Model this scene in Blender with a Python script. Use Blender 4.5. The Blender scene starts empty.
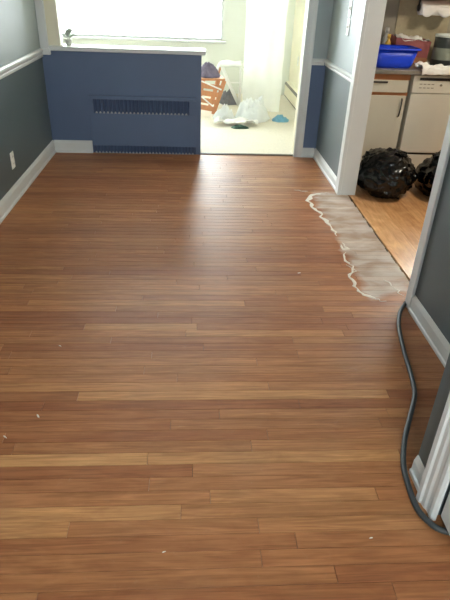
import bpy, bmesh, math, random
from mathutils import Vector, noise, Matrix

sc = bpy.context.scene
COL = sc.collection
random.seed(7)

# ------------------------------------------------------------------ camera
F_PX, W_PX, H_PX = 540.0, 450.0, 600.0
EYE = Vector((0.0, 0.0, 1.5))
RT = Vector((0.99804518, -0.05183724, 0.0349102)).normalized()
FW = Vector((0.06240453, 0.85690566, -0.5116819)).normalized()
UP = RT.cross(FW).normalized()
RT = FW.cross(UP).normalized()
cam_d = bpy.data.cameras.new('camera')
cam = bpy.data.objects.new('camera', cam_d)
COL.objects.link(cam)
m = Matrix((RT, UP, -FW)).transposed().to_4x4()
m.translation = EYE
cam.matrix_world = m
cam_d.sensor_fit = 'VERTICAL'
cam_d.sensor_height = 24.0
cam_d.lens = F_PX / H_PX * 24.0
cam_d.clip_start = 0.02
sc.camera = cam

# ------------------------------------------------------------------ light
SKY = 11.0
world = bpy.data.worlds.new('overcast_sky')
sc.world = world
world.use_nodes = True
bg = world.node_tree.nodes['Background']
bg.inputs['Color'].default_value = (0.94, 0.98, 1.0, 1)
bg.inputs['Strength'].default_value = SKY

def portal(name, loc, size, direction):
    """importance portal in a window opening (gives off no light of its own)"""
    d = bpy.data.lights.new(name, 'AREA')
    d.shape = 'RECTANGLE'
    d.size, d.size_y = size
    d.cycles.is_portal = True
    o = bpy.data.objects.new(name, d)
    COL.objects.link(o)
    o.location = loc
    o.rotation_euler = Vector(direction).to_track_quat('-Z', 'Z').to_euler()
    return o

WIN_LIVING = (-2.7, 0.44, 0.72, 2.32)      # x0 x1 z0 z1 in the wall at y = 8.6
WIN_KITCHEN = (2.405, 3.40, 1.10, 2.25)     # in the wall at y = 5.48
WIN_BACK = (-0.45, 0.60, 1.05, 2.2)         # unseen, placed and sized to light the near room; in the wall at y = -1.3
for nm, w, y, d in (('window_portal_living', WIN_LIVING, 8.72, -1), ('window_portal_kitchen', WIN_KITCHEN, 5.60, -1),
                    ('window_portal_back', WIN_BACK, -1.42, 1)):
    portal(nm, ((w[0]+w[1])/2, y, (w[2]+w[3])/2), (w[1]-w[0], w[3]-w[2]), (0, d, 0))

sc.view_settings.view_transform = 'Standard'
sc.view_settings.look = 'None'
sc.view_settings.gamma = 1.0
sc.view_settings.use_curve_mapping = False
sc.view_settings.exposure = 1.5
sc.cycles.max_bounces = 10
sc.cycles.diffuse_bounces = 6
sc.cycles.sample_clamp_indirect = 6.0

# ------------------------------------------------------------------ helpers
def px_ray(x, y):
    return RT*((x-W_PX/2)/F_PX) - UP*((y-H_PX/2)/F_PX) + FW

def on_floor(x, y, z=0.0):
    d = px_ray(x, y)
    return EYE + d*((z-EYE.z)/d.z)

def lin(r, g, b):
    f = lambda c: (c/255/12.92) if c <= 10 else ((c/255+0.055)/1.055)**2.4
    return (f(r), f(g), f(b), 1.0)

MATS = {}
def mat(name, rgb, rough=0.5, var=0.06, scale=6.0, bump=0.0, bscale=80.0, metal=0.0, spec=0.5, coat=0.0, sheen=0.0, stretch=(1, 1, 1)):
    if name in MATS:
        return MATS[name]
    mt = bpy.data.materials.new(name)
    mt.use_nodes = True
    nt = mt.node_tree
    N, L = nt.nodes, nt.links
    p = N['Principled BSDF']
    c = lin(*rgb)
    tc = N.new('ShaderNodeTexCoord')
    mp = N.new('ShaderNodeMapping'); mp.inputs['Scale'].default_value = stretch
    L.new(tc.outputs['Object'], mp.inputs['Vector'])
    nz = N.new('ShaderNodeTexNoise'); nz.inputs['Scale'].default_value = scale; nz.inputs['Detail'].default_value = 4
    L.new(mp.outputs['Vector'], nz.inputs['Vector'])
    mx = N.new('ShaderNodeMix'); mx.data_type = 'RGBA'
    mx.inputs['A'].default_value = tuple(v*(1-var*2) for v in c[:3]) + (1,)
    mx.inputs['B'].default_value = tuple(min(1, v*(1+var*2)) for v in c[:3]) + (1,)
    L.new(nz.outputs['Fac'], mx.inputs['Factor'])
    L.new(mx.outputs['Result'], p.inputs['Base Color'])
    p.inputs['Roughness'].default_value = rough
    p.inputs['Metallic'].default_value = metal
    p.inputs['Specular IOR Level'].default_value = spec
    p.inputs['Coat Weight'].default_value = coat
    p.inputs['Sheen Weight'].default_value = sheen
    if bump:
        n2 = N.new('ShaderNodeTexNoise'); n2.inputs['Scale'].default_value = bscale; n2.inputs['Detail'].default_value = 3
        L.new(mp.outputs['Vector'], n2.inputs['Vector'])
        bp = N.new('ShaderNodeBump'); bp.inputs['Strength'].default_value = bump; bp.inputs['Distance'].default_value = 0.004
        L.new(n2.outputs['Fac'], bp.inputs['Height']); L.new(bp.outputs['Normal'], p.inputs['Normal'])
    MATS[name] = mt
    return mt

def tag(o, label=None, cat=None, group=None, kind=None):
    if label: o['label'] = label
    if cat: o['category'] = cat
    if group: o['group'] = group
    if kind: o['kind'] = kind
    return o

def empty(name, loc=(0, 0, 0), rz=0.0):
    o = bpy.data.objects.new(name, None)
    COL.objects.link(o)
    o.location = loc
    o.rotation_euler = (0, 0, rz)
    return o

class MB:
    """collects shapes in one mesh"""
    def __init__(s):
        s.v, s.f, s.mi, s.sm = [], [], [], []
    def add(s, vs, fs, mi=0, smooth=False):
        b = len(s.v)
        s.v += [tuple(v) for v in vs]
        for f in fs:
            s.f.append(tuple(b+i for i in f)); s.mi.append(mi); s.sm.append(smooth)
        return s
    def box(s, x0, x1, y0, y1, z0, z1, mi=0, bev=0.0):
        if bev <= 0:
            vs = [(x, y, z) for z in (z0, z1) for y in (y0, y1) for x in (x0, x1)]
            fs = [(0, 2, 3, 1), (4, 5, 7, 6), (0, 1, 5, 4), (2, 6, 7, 3), (0, 4, 6, 2), (1, 3, 7, 5)]
            return s.add(vs, fs, mi)
        bm = bmesh.new()
        bmesh.ops.create_cube(bm, size=1)
        bmesh.ops.scale(bm, vec=(x1-x0, y1-y0, z1-z0), verts=bm.verts)
        bmesh.ops.translate(bm, vec=((x0+x1)/2, (y0+y1)/2, (z0+z1)/2), verts=bm.verts)
        bmesh.ops.bevel(bm, geom=list(bm.edges), offset=bev, segments=2, affect='EDGES', profile=0.5)
        return s.bm(bm, mi)
    def bm(s, bm, mi=0, smooth=False):
        bm.verts.index_update()
        s.add([v.co[:] for v in bm.verts], [[v.index for v in f.verts] for f in bm.faces], mi, smooth)
        bm.free()
        return s
    def prism(s, prof, axis, a0, a1, mi=0, smooth=False):
        """extrude a closed 2-D profile along an axis; profile gives the two other coordinates in x,y,z order"""
        n = len(prof)
        def pt(p, a):
            return {'x': (a, p[0], p[1]), 'y': (p[0], a, p[1]), 'z': (p[0], p[1], a)}[axis]
        vs = [pt(p, a0) for p in prof] + [pt(p, a1) for p in prof]
        fs = [(i, (i+1) % n, n+(i+1) % n, n+i) for i in range(n)] + [tuple(range(n))[::-1], tuple(range(n, 2*n))]
        return s.add(vs, fs, mi, smooth)
    def rings(s, rings, mi=0, smooth=True, cap0=True, cap1=True):
        n = len(rings[0])
        vs = [v for r in rings for v in r]
        fs = []
        for k in range(len(rings)-1):
            for i in range(n):
                j = (i+1) % n
                fs.append((k*n+i, k*n+j, (k+1)*n+j, (k+1)*n+i))
        if cap0: fs.append(tuple(range(n))[::-1])
        if cap1: fs.append(tuple((len(rings)-1)*n+i for i in range(n)))
        return s.add(vs, fs, mi, smooth)
    def tube(s, pts, r, n=10, mi=0, cap=True):
        pts = [Vector(p) for p in pts]
        rad = r if callable(r) else (lambda k: r)
        rs = []
        prev = None
        for k, p in enumerate(pts):
            t = (pts[min(k+1, len(pts)-1)] - pts[max(k-1, 0)]).normalized()
            a = prev if prev is not None else (Vector((0, 0, 1)) if abs(t.z) < 0.9 else Vector((1, 0, 0)))
            a = (a - t*a.dot(t)).normalized(); prev = a
            b = t.cross(a)
            rr = rad(k)
            rs.append([p + (a*math.cos(2*math.pi*i/n) + b*math.sin(2*math.pi*i/n))*rr for i in range(n)])
        return s.rings(rs, mi, True, cap, cap)
    def lathe(s, prof, c=(0, 0, 0), n=28, mi=0, axis='z', cap0=True, cap1=True):
        rs = []
        for r, h in prof:
            ring = []
            for i in range(n):
                a = 2*math.pi*i/n
                u, w = r*math.cos(a), r*math.sin(a)
                v = (u, w, h) if axis == 'z' else (h, u, w) if axis == 'x' else (u, h, w)
                ring.append((c[0]+v[0], c[1]+v[1], c[2]+v[2]))
            rs.append(ring)
        return s.rings(rs, mi, True, cap0, cap1)
    def build(s, name, mats, parent=None, loc=None):
        me = bpy.data.meshes.new(name)
        me.from_pydata(s.v, [], s.f)
        for mm in (mats if isinstance(mats, (list, tuple)) else [mats]):
            me.materials.append(mm)
        me.polygons.foreach_set('material_index', s.mi)
        me.polygons.foreach_set('use_smooth', s.sm)
        bm = bmesh.new(); bm.from_mesh(me)
        bmesh.ops.recalc_face_normals(bm, faces=bm.faces)
        bm.to_mesh(me); bm.free()
        me.update()
        o = bpy.data.objects.new(name, me)
        COL.objects.link(o)
        if parent is not None: o.parent = parent
        if loc is not None: o.location = loc
        return o

def struct(o, label, cat):
    return tag(o, label, cat, kind='structure')

def rrect(hx, hy, r, z, c=(0, 0), n=5):
    out = []
    for qx, qy, a0 in ((1, 1, 0), (-1, 1, 90), (-1, -1, 180), (1, -1, 270)):
        for k in range(n+1):
            a = math.radians(a0 + 90*k/n)
            out.append((c[0]+qx*(hx-r)+r*math.cos(a), c[1]+qy*(hy-r)+r*math.sin(a), z))
    return out

# ------------------------------------------------------------------ materials
M_SLATE = mat('slate_wall_paint', (92, 105, 110), 0.45, 0.04, 3, 0.12, 160)
M_NAVY = mat('navy_wall_paint', (90, 108, 138), 0.5, 0.05, 3, 0.12, 160)
M_PALE = mat('pale_grey_wall_paint', (156, 167, 169), 0.55, 0.03, 3, 0.1, 160)
M_TRIM = mat('white_trim_paint', (214, 217, 216), 0.4, 0.03, 5)
M_CREAM = mat('cream_trim_paint', (226, 220, 196), 0.45, 0.03, 5)
M_LWALL = mat('living_room_wall_paint', (222, 225, 216), 0.6, 0.03, 3)
M_LCREAM = mat('living_room_cream_paint', (236, 230, 206), 0.6, 0.03, 3)
M_CEIL = mat('ceiling_paint', (235, 235, 230), 0.8, 0.02, 3)
M_KWALL = mat('kitchen_wall_paint', (150, 142, 126), 0.6, 0.05, 3)
M_KSPLASH = mat('kitchen_backsplash', (168, 156, 128), 0.5, 0.10, 30)
M_GROUND = mat('snowy_ground', (225, 228, 232), 0.8, 0.05, 0.5)
M_DARK = mat('dark_gap', (38, 32, 28), 0.8)

def glass_mat():
    mt = bpy.data.materials.new('window_glass'); mt.use_nodes = True
    nt = mt.node_tree; nt.nodes.clear()
    out = nt.nodes.new('ShaderNodeOutputMaterial'); t = nt.nodes.new('ShaderNodeBsdfTransparent')
    g = nt.nodes.new('ShaderNodeBsdfGlossy'); g.inputs['Roughness'].default_value = 0.02
    mx = nt.nodes.new('ShaderNodeMixShader'); fr = nt.nodes.new('ShaderNodeFresnel'); fr.inputs['IOR'].default_value = 1.45
    t.inputs['Color'].default_value = (0.97, 0.99, 0.98, 1)
    nt.links.new(fr.outputs[0], mx.inputs[0]); nt.links.new(t.outputs[0], mx.inputs[1]); nt.links.new(g.outputs[0], mx.inputs[2])
    nt.links.new(mx.outputs[0], out.inputs['Surface'])
    return mt
M_GLASS = glass_mat()

def wood_floor_mat(name, base_a, base_b, base_c, rough, patch=False, along_y=False):
    """oak strip: grain follows x; the vertex colour holds a tint per plank"""
    mt = bpy.data.materials.new(name); mt.use_nodes = True
    nt = mt.node_tree; N, L = nt.nodes, nt.links
    p = N['Principled BSDF']
    geo = N.new('ShaderNodeNewGeometry')
    at = N.new('ShaderNodeAttribute'); at.attribute_name = 'tint'
    sep = N.new('ShaderNodeSeparateColor'); L.new(at.outputs['Color'], sep.inputs[0])
    off = N.new('ShaderNodeCombineXYZ')
    sc1 = N.new('ShaderNodeMath'); sc1.operation = 'MULTIPLY'; sc1.inputs[1].default_value = 37.0
    L.new(sep.outputs[2], sc1.inputs[0]); L.new(sc1.outputs[0], off.inputs[0]); L.new(sc1.outputs[0], off.inputs[2])
    addv = N.new('ShaderNodeVectorMath'); addv.operation = 'ADD'
    L.new(geo.outputs['Position'], addv.inputs[0]); L.new(off.outputs[0], addv.inputs[1])
    def nzn(scale, detail, stretch, src=addv, dist=0.0, rough_=0.5):
        if along_y: stretch = (stretch[1]*0.5, stretch[0], stretch[2])
        mp = N.new('ShaderNodeMapping'); mp.inputs['Scale'].default_value = stretch
        L.new(src.outputs[0], mp.inputs['Vector'])
        n = N.new('ShaderNodeTexNoise'); n.inputs['Scale'].default_value = scale; n.inputs['Detail'].default_value = detail
        n.inputs['Distortion'].default_value = dist; n.inputs['Roughness'].default_value = rough_
        L.new(mp.outputs[0], n.inputs['Vector'])
        return n
    def mixc(fac, a, b, mode='MIX'):
        x = N.new('ShaderNodeMix'); x.data_type = 'RGBA'; x.blend_type = mode
        if isinstance(fac, (int, float)): x.inputs['Factor'].default_value = fac
        else: L.new(fac, x.inputs['Factor'])
        for s, v in (('A', a), ('B', b)):
            if isinstance(v, tuple): x.inputs[s].default_value = v
            else: L.new(v, x.inputs[s])
        return x.outputs['Result']
    def ramp(fac, a, b):
        r = N.new('ShaderNodeMapRange'); r.inputs['From Min'].default_value = a; r.inputs['From Max'].default_value = b
        L.new(fac, r.inputs['Value']); return r.outputs['Result']
    grain = nzn(1.0, 6, (3.0, 60, 1), dist=1.4)
    fine = nzn(1.0, 4, (9, 320, 1))
    blotch = nzn(1.6, 3, (1, 1.3, 1), src=geo)
    col = mixc(sep.outputs[0], lin(*base_a), lin(*base_b))
    col = mixc(sep.outputs[1], col, lin(*base_c))
    g = ramp(grain.outputs['Fac'], 0.35, 0.68)
    dk = mixc(g, (0.85, 0.82, 0.79, 1) if along_y else (0.70, 0.64, 0.58, 1), (1.12, 1.10, 1.08, 1))
    col = mixc(1.0, col, dk, 'MULTIPLY')
    fg = mixc(ramp(fine.outputs['Fac'], 0.3, 0.7), (0.93, 0.92, 0.91, 1), (1.03, 1.03, 1.03, 1))
    col = mixc(1.0, col, fg, 'MULTIPLY')
    mott = nzn(1.0, 4, (5, 16, 1), dist=1.2, rough_=0.6)
    mo = mixc(ramp(mott.outputs['Fac'], 0.32, 0.70), (0.84, 0.72, 0.60, 1), (1.13, 1.12, 1.06, 1))
    col = mixc(0.75, col, mo, 'MULTIPLY')
    scuff = nzn(1.0, 5, (14, 20, 1), src=geo, dist=2.0, rough_=0.65)
    sf = N.new('ShaderNodeMath'); sf.operation = 'MULTIPLY'; sf.inputs[1].default_value = 0.22
    L.new(ramp(scuff.outputs['Fac'], 0.62, 0.80), sf.inputs[0])
    col = mixc(sf.outputs[0], col, lin(188, 160, 136))
    wear = ramp(blotch.outputs['Fac'], 0.52, 0.78)
    sm = N.new('ShaderNodeMath'); sm.operation = 'MULTIPLY'; sm.inputs[1].default_value = 0.30
    L.new(wear, sm.inputs[0])
    col = mixc(sm.outputs[0], col, lin(164, 130, 98))
    rr = N.new('ShaderNodeMapRange'); rr.inputs['To Min'].default_value = rough-0.05; rr.inputs['To Max'].default_value = rough+0.09
    L.new(blotch.outputs['Fac'], rr.inputs['Value'])
    rough_out = rr.outputs['Result']
    if patch:
        # bare, greyed boards along the kitchen doorway: a worn strip with a ragged edge
        sx = N.new('ShaderNodeSeparateXYZ'); L.new(geo.outputs['Position'], sx.inputs[0])
        rag = nzn(1.0, 4, (5, 9, 1), src=geo)
        def mth(op, a, b):
            q = N.new('ShaderNodeMath'); q.operation = op
            for i, v in enumerate((a, b)):
                if isinstance(v, (int, float)): q.inputs[i].default_value = v
                else: L.new(v, q.inputs[i])
            return q.outputs[0]
        wob = mth('MULTIPLY', mth('SUBTRACT', rag.outputs['Fac'], 0.5), 0.16)
        mxm = ramp(mth('ADD', sx.outputs[0], wob), 0.975, 1.02)
        wob2 = mth('MULTIPLY', wob, 1.2)
        my0 = ramp(mth('ADD', mth('ADD', sx.outputs[1], wob2), mth('MULTIPLY', mth('SUBTRACT', 1.0, sx.outputs[0]), 0.55)), 2.47, 2.53)
        my1 = ramp(mth('ADD', sx.outputs[1], wob2), 4.32, 4.20)
        mask = mth('MULTIPLY', mth('MULTIPLY', mxm, my0), my1)
        streak = nzn(1.0, 5, (5, 9, 1), src=geo, dist=0.4)
        pc = mixc(ramp(streak.outputs['Fac'], 0.35, 0.65), lin(166, 153, 136), lin(214, 214, 209))
        pc = mixc(0.25, pc, col)
        col = mixc(mth('MULTIPLY', mask, 0.88), col, pc)
        rmx = N.new('ShaderNodeMix'); L.new(mask, rmx.inputs['Factor']); L.new(rough_out, rmx.inputs['A']); rmx.inputs['B'].default_value = 0.5
        rough_out = rmx.outputs['Result']
    L.new(col, p.inputs['Base Color'])
    L.new(rough_out, p.inputs['Roughness'])
    p.inputs['Specular IOR Level'].default_value = 0.42
    bp = N.new('ShaderNodeBump'); bp.inputs['Strength'].default_value = 0.10; bp.inputs['Distance'].default_value = 0.002
    L.new(grain.outputs['Fac'], bp.inputs['Height']); L.new(bp.outputs['Normal'], p.inputs['Normal'])
    return mt

M_OAK = wood_floor_mat('oak_strip_floor', (152, 96, 61), (180, 125, 83), (206, 160, 110), 0.42, patch=True)
M_LAMINATE = wood_floor_mat('honey_laminate', (206, 158, 112), (212, 166, 120), (226, 184, 142), 0.24, along_y=True)

# ------------------------------------------------------------------ the shell
XL, XR, XN, XJ = -1.33, 1.225, 1.18, 0.80       # left wall, right wall stub, right wall by the doorway, jutting closet wall
YB, YF, TH, ZC = -1.3, 5.30, 0.15, 2.45        # back wall, far half wall, its thickness, ceiling
ZR = 0.87                                     # paint line under the chair rail

b = MB().box(-40, 40, -40, 50, -0.8, -0.6)
struct(b.build('ground_outside', M_GROUND), 'pale bright ground outside beyond the windows', 'ground')

def two_tone(name, x0, x1, y0, y1, low, high, label):
    o = MB().box(x0, x1, y0, y1, 0, ZR, 0).box(x0, x1, y0, y1, ZR, ZC, 1).build(name, [low, high])
    return struct(o, label, 'wall')

two_tone('wall_left', XL-0.12, XL, YB-0.12, YF, M_SLATE, M_PALE, 'left wall, dark slate below the chair rail and pale grey above')
two_tone('wall_right_far', XR, XR+0.12, 4.28, YF+TH, M_SLATE, M_PALE, 'short wall with switches between far corner and kitchen doorway')
two_tone('wall_right_near', XN, XN+0.12, 1.315, 2.47, M_SLATE, M_PALE, 'dark slate wall on the near side of the kitchen doorway')
b = MB()
b.box(XJ, XJ+0.12, 1.13, 1.315, 0, ZR, 0).box(XJ, XJ+0.12, 1.13, 1.315, ZR, ZC, 1)
b.box(XJ+0.12, XN+0.12, 1.235, 1.315, 0, ZR, 0).box(XJ+0.12, XN+0.12, 1.235, 1.315, ZR, ZC, 1)
b.box(XJ, XJ+0.12, 0.27, 1.13, 2.05, ZC, 1)
b.box(XJ, XJ+0.12, YB-0.12, 0.27, 0, ZR, 0).box(XJ, XJ+0.12, YB-0.12, 0.27, ZR, ZC, 1)
struct(b.build('wall_right_closet', [M_SLATE, M_PALE]), 'dark slate closet wall jutting out at the right edge', 'wall')
# far wall: half wall, slivers beside the opening and the header
b = MB().box(XL, 0.085, YF, YF+TH, 0, 0.90, 0)
struct(b.build('wall_far', M_NAVY), 'navy blue half wall below the white ledge', 'wall')
b = MB().box(1.085, XR, YF, YF+TH, 0, ZR, 0).box(1.085, XR, YF, YF+TH, ZR, 2.33, 1)
b.box(XL, XR, YF, YF+TH, 2.33, ZC, 1)
struct(b.build('wall_far_right', [M_NAVY, M_PALE]), 'narrow blue strip of far wall right of the living room opening', 'wall')

def wall_with_window(name, y0, y1, x0, x1, w, mm, label):
    b = MB()
    b.box(x0, w[0], y0, y1, 0, ZC).box(w[1], x1, y0, y1, 0, ZC).box(w[0], w[1], y0, y1, 0, w[2]).box(w[0], w[1], y0, y1, w[3], ZC)
    return struct(b.build(name, mm), label, 'wall')
wall_with_window('wall_living_far', 8.60, 8.74, -3.2, 1.72, WIN_LIVING, M_LWALL, 'grey-green living room wall around the blown-out window')
wall_with_window('wall_kitchen_far', 5.48, 5.62, XR+0.12, 4.0, WIN_KITCHEN, M_KWALL, 'tan kitchen wall behind the counter')
wall_with_window('wall_back', YB-0.12, YB, XL, XJ, WIN_BACK, M_PALE, 'pale wall with the added window behind the viewer')
struct(MB().box(-3.2, -3.08, YF+TH, 8.6, 0, ZC).build('wall_living_left', M_LWALL), 'left wall of the living room', 'wall')
struct(MB().box(-3.2, XL-0.12, YF, YF+TH, 0, ZC).build('wall_living_near', M_LWALL), 'living room wall behind the left wall', 'wall')
struct(MB().box(1.45, 1.57, 5.62, 8.6, 0, ZC).build('wall_living_right', M_LCREAM), 'cream right wall of the living room', 'wall')
struct(MB().box(XR+0.12, 1.45, 5.62, 5.64, 0, ZC).build('wall_living_corner', M_LCREAM), 'short cream wall behind the doorway corner', 'wall')
struct(MB().box(XJ+0.12, XN+0.12, YB-0.12, YB, 0, ZC).build('wall_closet_end', M_PALE), 'end wall of the closet behind the near door', 'wall')
struct(MB().box(3.9, 4.02, 1.3, 5.48, 0, ZC).build('wall_kitchen_right', M_KWALL), 'right wall of the kitchen', 'wall')
struct(MB().box(XN+0.12, XN+0.22, YB-0.12, 1.18, 0, ZC).build('wall_closet_light_block', M_PALE), 'unseen closet back wall added to block sky light behind the near door', 'wall')  # unseen wall, added to stop sky light leaking into the closet
struct(MB().box(XN+0.12, 4.02, 1.18, 1.28, 0, ZC).build('wall_kitchen_near', M_KWALL), 'near wall of the kitchen', 'wall')
struct(MB().box(-3.2, 4.02, YB-0.12, 8.74, ZC, ZC+0.1).build('ceiling', M_CEIL), 'white ceiling above all the rooms', 'ceiling')
struct(MB().box(XN, XR+0.12, 2.47, 4.28, 2.06, ZC).build('wall_kitchen_header', M_PALE), 'wall above the kitchen doorway', 'wall')

def window(name, w, y, out, label, nx, nz):
    """frame, pane and sill; `out` is +1 when outdoors lies towards +y"""
    x0, x1, z0, z1 = w
    r = empty(name, ((x0+x1)/2, y, z0)); struct(r, label, 'window')
    cx = (x0+x1)/2
    b = MB()
    hw, h = (x1-x0)/2, z1-z0
    ya, yb = sorted((0.03*out, 0.09*out))
    for q in (-hw, hw-0.03): b.box(q, q+0.03, ya, yb, 0, h)
    for q in (0, h-0.03): b.box(-hw+0.03, hw-0.03, ya, yb, q, q+0.03)
    b.build('window_frame', M_TRIM, r)
    bar = MB()
    for k in range(1, nx):
        q = -hw + 2*hw*k/nx; bar.box(q-0.018, q+0.018, ya+0.01, yb-0.01, 0.05, h-0.05)
    for k in range(1, nz):
        q = h*k/nz; bar.box(-hw+0.05, hw-0.05, ya+0.015, yb-0.015, q-0.015, q+0.015)
    if bar.v: bar.build('window_bar', M_TRIM, r)
    yc = 0.06*out
    MB().box(-hw+0.015, hw-0.015, yc-0.003, yc+0.003, 0.015, h-0.015).build('pane', M_GLASS, r)
    ys = sorted((-0.06*out, 0.03*out))
    MB().box(-hw-0.05, hw+0.05, ys[0], ys[1], -0.03, 0.0, 0, 0.006).build('window_sill', M_TRIM, r)
    return r
window('window_1', WIN_LIVING, 8.60, 1, 'wide blown-out white window at the back of the living room', 1, 1)
window('window_2', WIN_KITCHEN, 5.48, 1, 'kitchen window over the counter', 2, 2)
window('window_3', WIN_BACK, YB, -1, 'unseen window added behind the viewer to light the near room', 2, 2)

# trim
def base_prof(x, s, h=0.115, t=0.016):
    """baseboard profile: x of the wall face, s = side it sticks out to"""
    return [(x, 0.0), (x+s*t*1.5, 0.0), (x+s*t*1.5, 0.016), (x+s*t, 0.022), (x+s*t, h-0.025), (x+s*t*0.5, h-0.006), (x+s*t*0.3, h), (x, h)]
def rail_prof(x, s, z0=0.845, z1=0.915):
    h = z1-z0
    return [(x, z0), (x+s*0.010, z0), (x+s*0.014, z0+h*0.25), (x+s*0.012, z0+h*0.35), (x+s*0.024, z0+h*0.6), (x+s*0.026, z0+h*0.85), (x+s*0.018, z1), (x, z1)]
struct(MB().prism(base_prof(XL, 1), 'y', YB, YF).build('baseboard_left', M_TRIM), 'white baseboard along the left wall', 'baseboard')
struct(MB().prism(rail_prof(XL, 1), 'y', YB, YF-0.002).build('trim_1', M_TRIM), 'white chair rail along the left wall', 'chair rail')
struct(MB().prism(base_prof(XR, -1, 0.09), 'y', 4.29, YF).build('baseboard_right_far', M_TRIM), 'white baseboard on the short wall under the switches', 'baseboard')
struct(MB().prism(rail_prof(XR, -1, 0.845, 0.90), 'y', 4.29, YF).build('trim_2', M_TRIM), 'white chair rail on the short wall under the switches', 'chair rail')
struct(MB().prism(base_prof(YF, -1), 'x', XL+0.016, -0.955).build('baseboard_far', M_TRIM), 'short white baseboard left of the blue grille panel', 'baseboard')
struct(MB().prism(base_prof(YF, -1, 0.09), 'x', 1.09, XR-0.016).build('baseboard_far_right', M_TRIM), 'tiny white baseboard in the far right corner', 'baseboard')
struct(MB().prism(rail_prof(YF, -1, 0.845, 0.90), 'x', 1.09, XR-0.02).build('trim_3', M_TRIM), 'short white chair rail piece in the far right corner', 'chair rail')
struct(MB().prism(base_prof(XN, -1, 0.10, 0.012), 'y', 1.315, 2.405).build('baseboard_right_near', M_TRIM), 'white baseboard along the near dark wall behind the hose', 'baseboard')
struct(MB().prism(base_prof(XJ, -1, 0.085, 0.012), 'y', 1.205, 1.312).build('baseboard_right_closet', M_TRIM), 'short white baseboard stub beside the near door casing', 'baseboard')
# ledge on the half wall
b = MB().box(XL+0.075, 0.125, YF-0.035, YF+TH+0.05, 0.90, 0.935, 0, 0.008)
struct(b.build('trim_4', M_TRIM), 'white ledge capping the navy half wall', 'ledge')
# left casing of the opening, with a foot; cream post behind it
b = MB().box(XL+0.001, XL+0.072, YF-0.03, YF, 0.92, 2.38, 0, 0.006).box(XL+0.001, XL+0.085, YF-0.04, YF, 0.865, 0.92, 0, 0.008)
struct(b.build('trim_5', M_TRIM), 'grey-white casing rising from the left end of the half wall', 'casing')
b = MB().box(XL, XL+0.17, YF+0.02, YF+TH, 0.936, 2.33, 0, 0.004)
struct(b.build('trim_6', M_CREAM), 'cream post at the left end of the ledge', 'post')
# right casing and jamb
b = MB().prism([(1.005, YF-0.012), (1.012, YF-0.02), (1.05, YF-0.016), (1.08, YF-0.026), (1.09, YF-0.024), (1.09, YF), (1.005, YF)], 'z', 0, 2.38)
struct(b.build('trim_7', M_TRIM), 'white casing right of the living room opening', 'casing')
struct(MB().box(1.015, 1.085, YF, YF+TH, 0, 2.33).build('trim_8', M_CREAM), 'cream jamb right of the living room opening', 'jamb')
# kitchen doorway: far jamb with casing, near jamb
b = MB().box(XR-0.030, XR, 4.20, 4.29, 0, 2.12, 0, 0.004).box(XR, XR+0.12, 4.205, 4.28, 0, 2.06, 0, 0.002)
struct(b.build('trim_9', M_TRIM), 'wide white jamb and casing on far side of kitchen doorway', 'casing')
b = MB().box(XN-0.016, XN, 2.405, 2.475, 0, 2.12, 0, 0.004).box(XN, XN+0.12, 2.47, 2.482, 0, 2.06, 0, 0.002)
struct(b.build('trim_10', M_TRIM), 'thin grey-white casing on the near side of the kitchen doorway', 'casing')
struct(MB().box(XN-0.016, XR+0.12, 2.475, 4.205, 2.06, 2.075).build('trim_11', M_TRIM), 'white head jamb over the kitchen doorway', 'jamb')
# near door casing with a stepped colonial profile, and the door
prof = [(XJ, 1.205), (XJ-0.030, 1.205), (XJ-0.033, 1.200), (XJ-0.031, 1.182), (XJ-0.024, 1.176), (XJ-0.022, 1.160), (XJ-0.017, 1.150), (XJ-0.015, 1.135), (XJ-0.018, 1.128), (XJ-0.016, 1.115), (XJ-0.008, 1.108), (XJ, 1.108)]
struct(MB().prism(prof, 'z', 0, 2.12).build('trim_12', M_TRIM), 'white moulded door casing at the right edge above the hose', 'casing')
prof2 = [(x, 1.40-y) for x, y in prof]
struct(MB().prism(prof2, 'z', 0, 2.12).build('trim_13', M_TRIM), 'white moulded casing on the hidden side of the near door', 'casing')
d = empty('door_1', (XJ+0.008, 0.70, 0)); struct(d, 'white door at the right edge beside the moulded casing', 'door')
MB().box(0, 0.036, -0.405, 0.405, 0.028, 2.04, 0, 0.003).build('door_slab', M_TRIM, d)
for z0, z1 in ((0.22, 0.92), (1.08, 1.86)):
    for y0, y1 in ((-0.32, -0.05), (0.05, 0.32)):
        MB().box(-0.006, 0.001, y0, y1, z0, z1, 0, 0.005).build('door_panel', M_TRIM, d)
MB().lathe([(0.012, 0.0), (0.012, -0.03), (0.026, -0.036), (0.028, -0.05), (0.018, -0.06)], (0, -0.34, 0.98), 20, axis='x').build('door_knob', mat('brushed_steel', (170, 168, 160), 0.3, 0.03, metal=0.9), d)

# ------------------------------------------------------------------ oak strip floor
def plank_mesh(name, x0, x1, y0, y1, ztop, zbot, g, tint, mt):
    me = bpy.data.meshes.new(name)
    c = 0.0002
    x0 += g; x1 -= g; y0 += g; y1 -= g
    vs = [(x0, y0, zbot), (x1, y0, zbot), (x1, y1, zbot), (x0, y1, zbot),
          (x0, y0, ztop-c), (x1, y0, ztop-c), (x1, y1, ztop-c), (x0, y1, ztop-c),
          (x0+c, y0+c, ztop), (x1-c, y0+c, ztop), (x1-c, y1-c, ztop), (x0+c, y1-c, ztop)]
    fs = [(3, 2, 1, 0), (0, 1, 5, 4), (1, 2, 6, 5), (2, 3, 7, 6), (3, 0, 4, 7),
          (4, 5, 9, 8), (5, 6, 10, 9), (6, 7, 11, 10), (7, 4, 8, 11), (8, 9, 10, 11)]
    me.from_pydata(vs, [], fs)
    a = me.attributes.new('tint', 'FLOAT_COLOR', 'POINT')
    for i in range(len(vs)): a.data[i].color = tint
    me.materials.append(mt)
    return me

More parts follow.
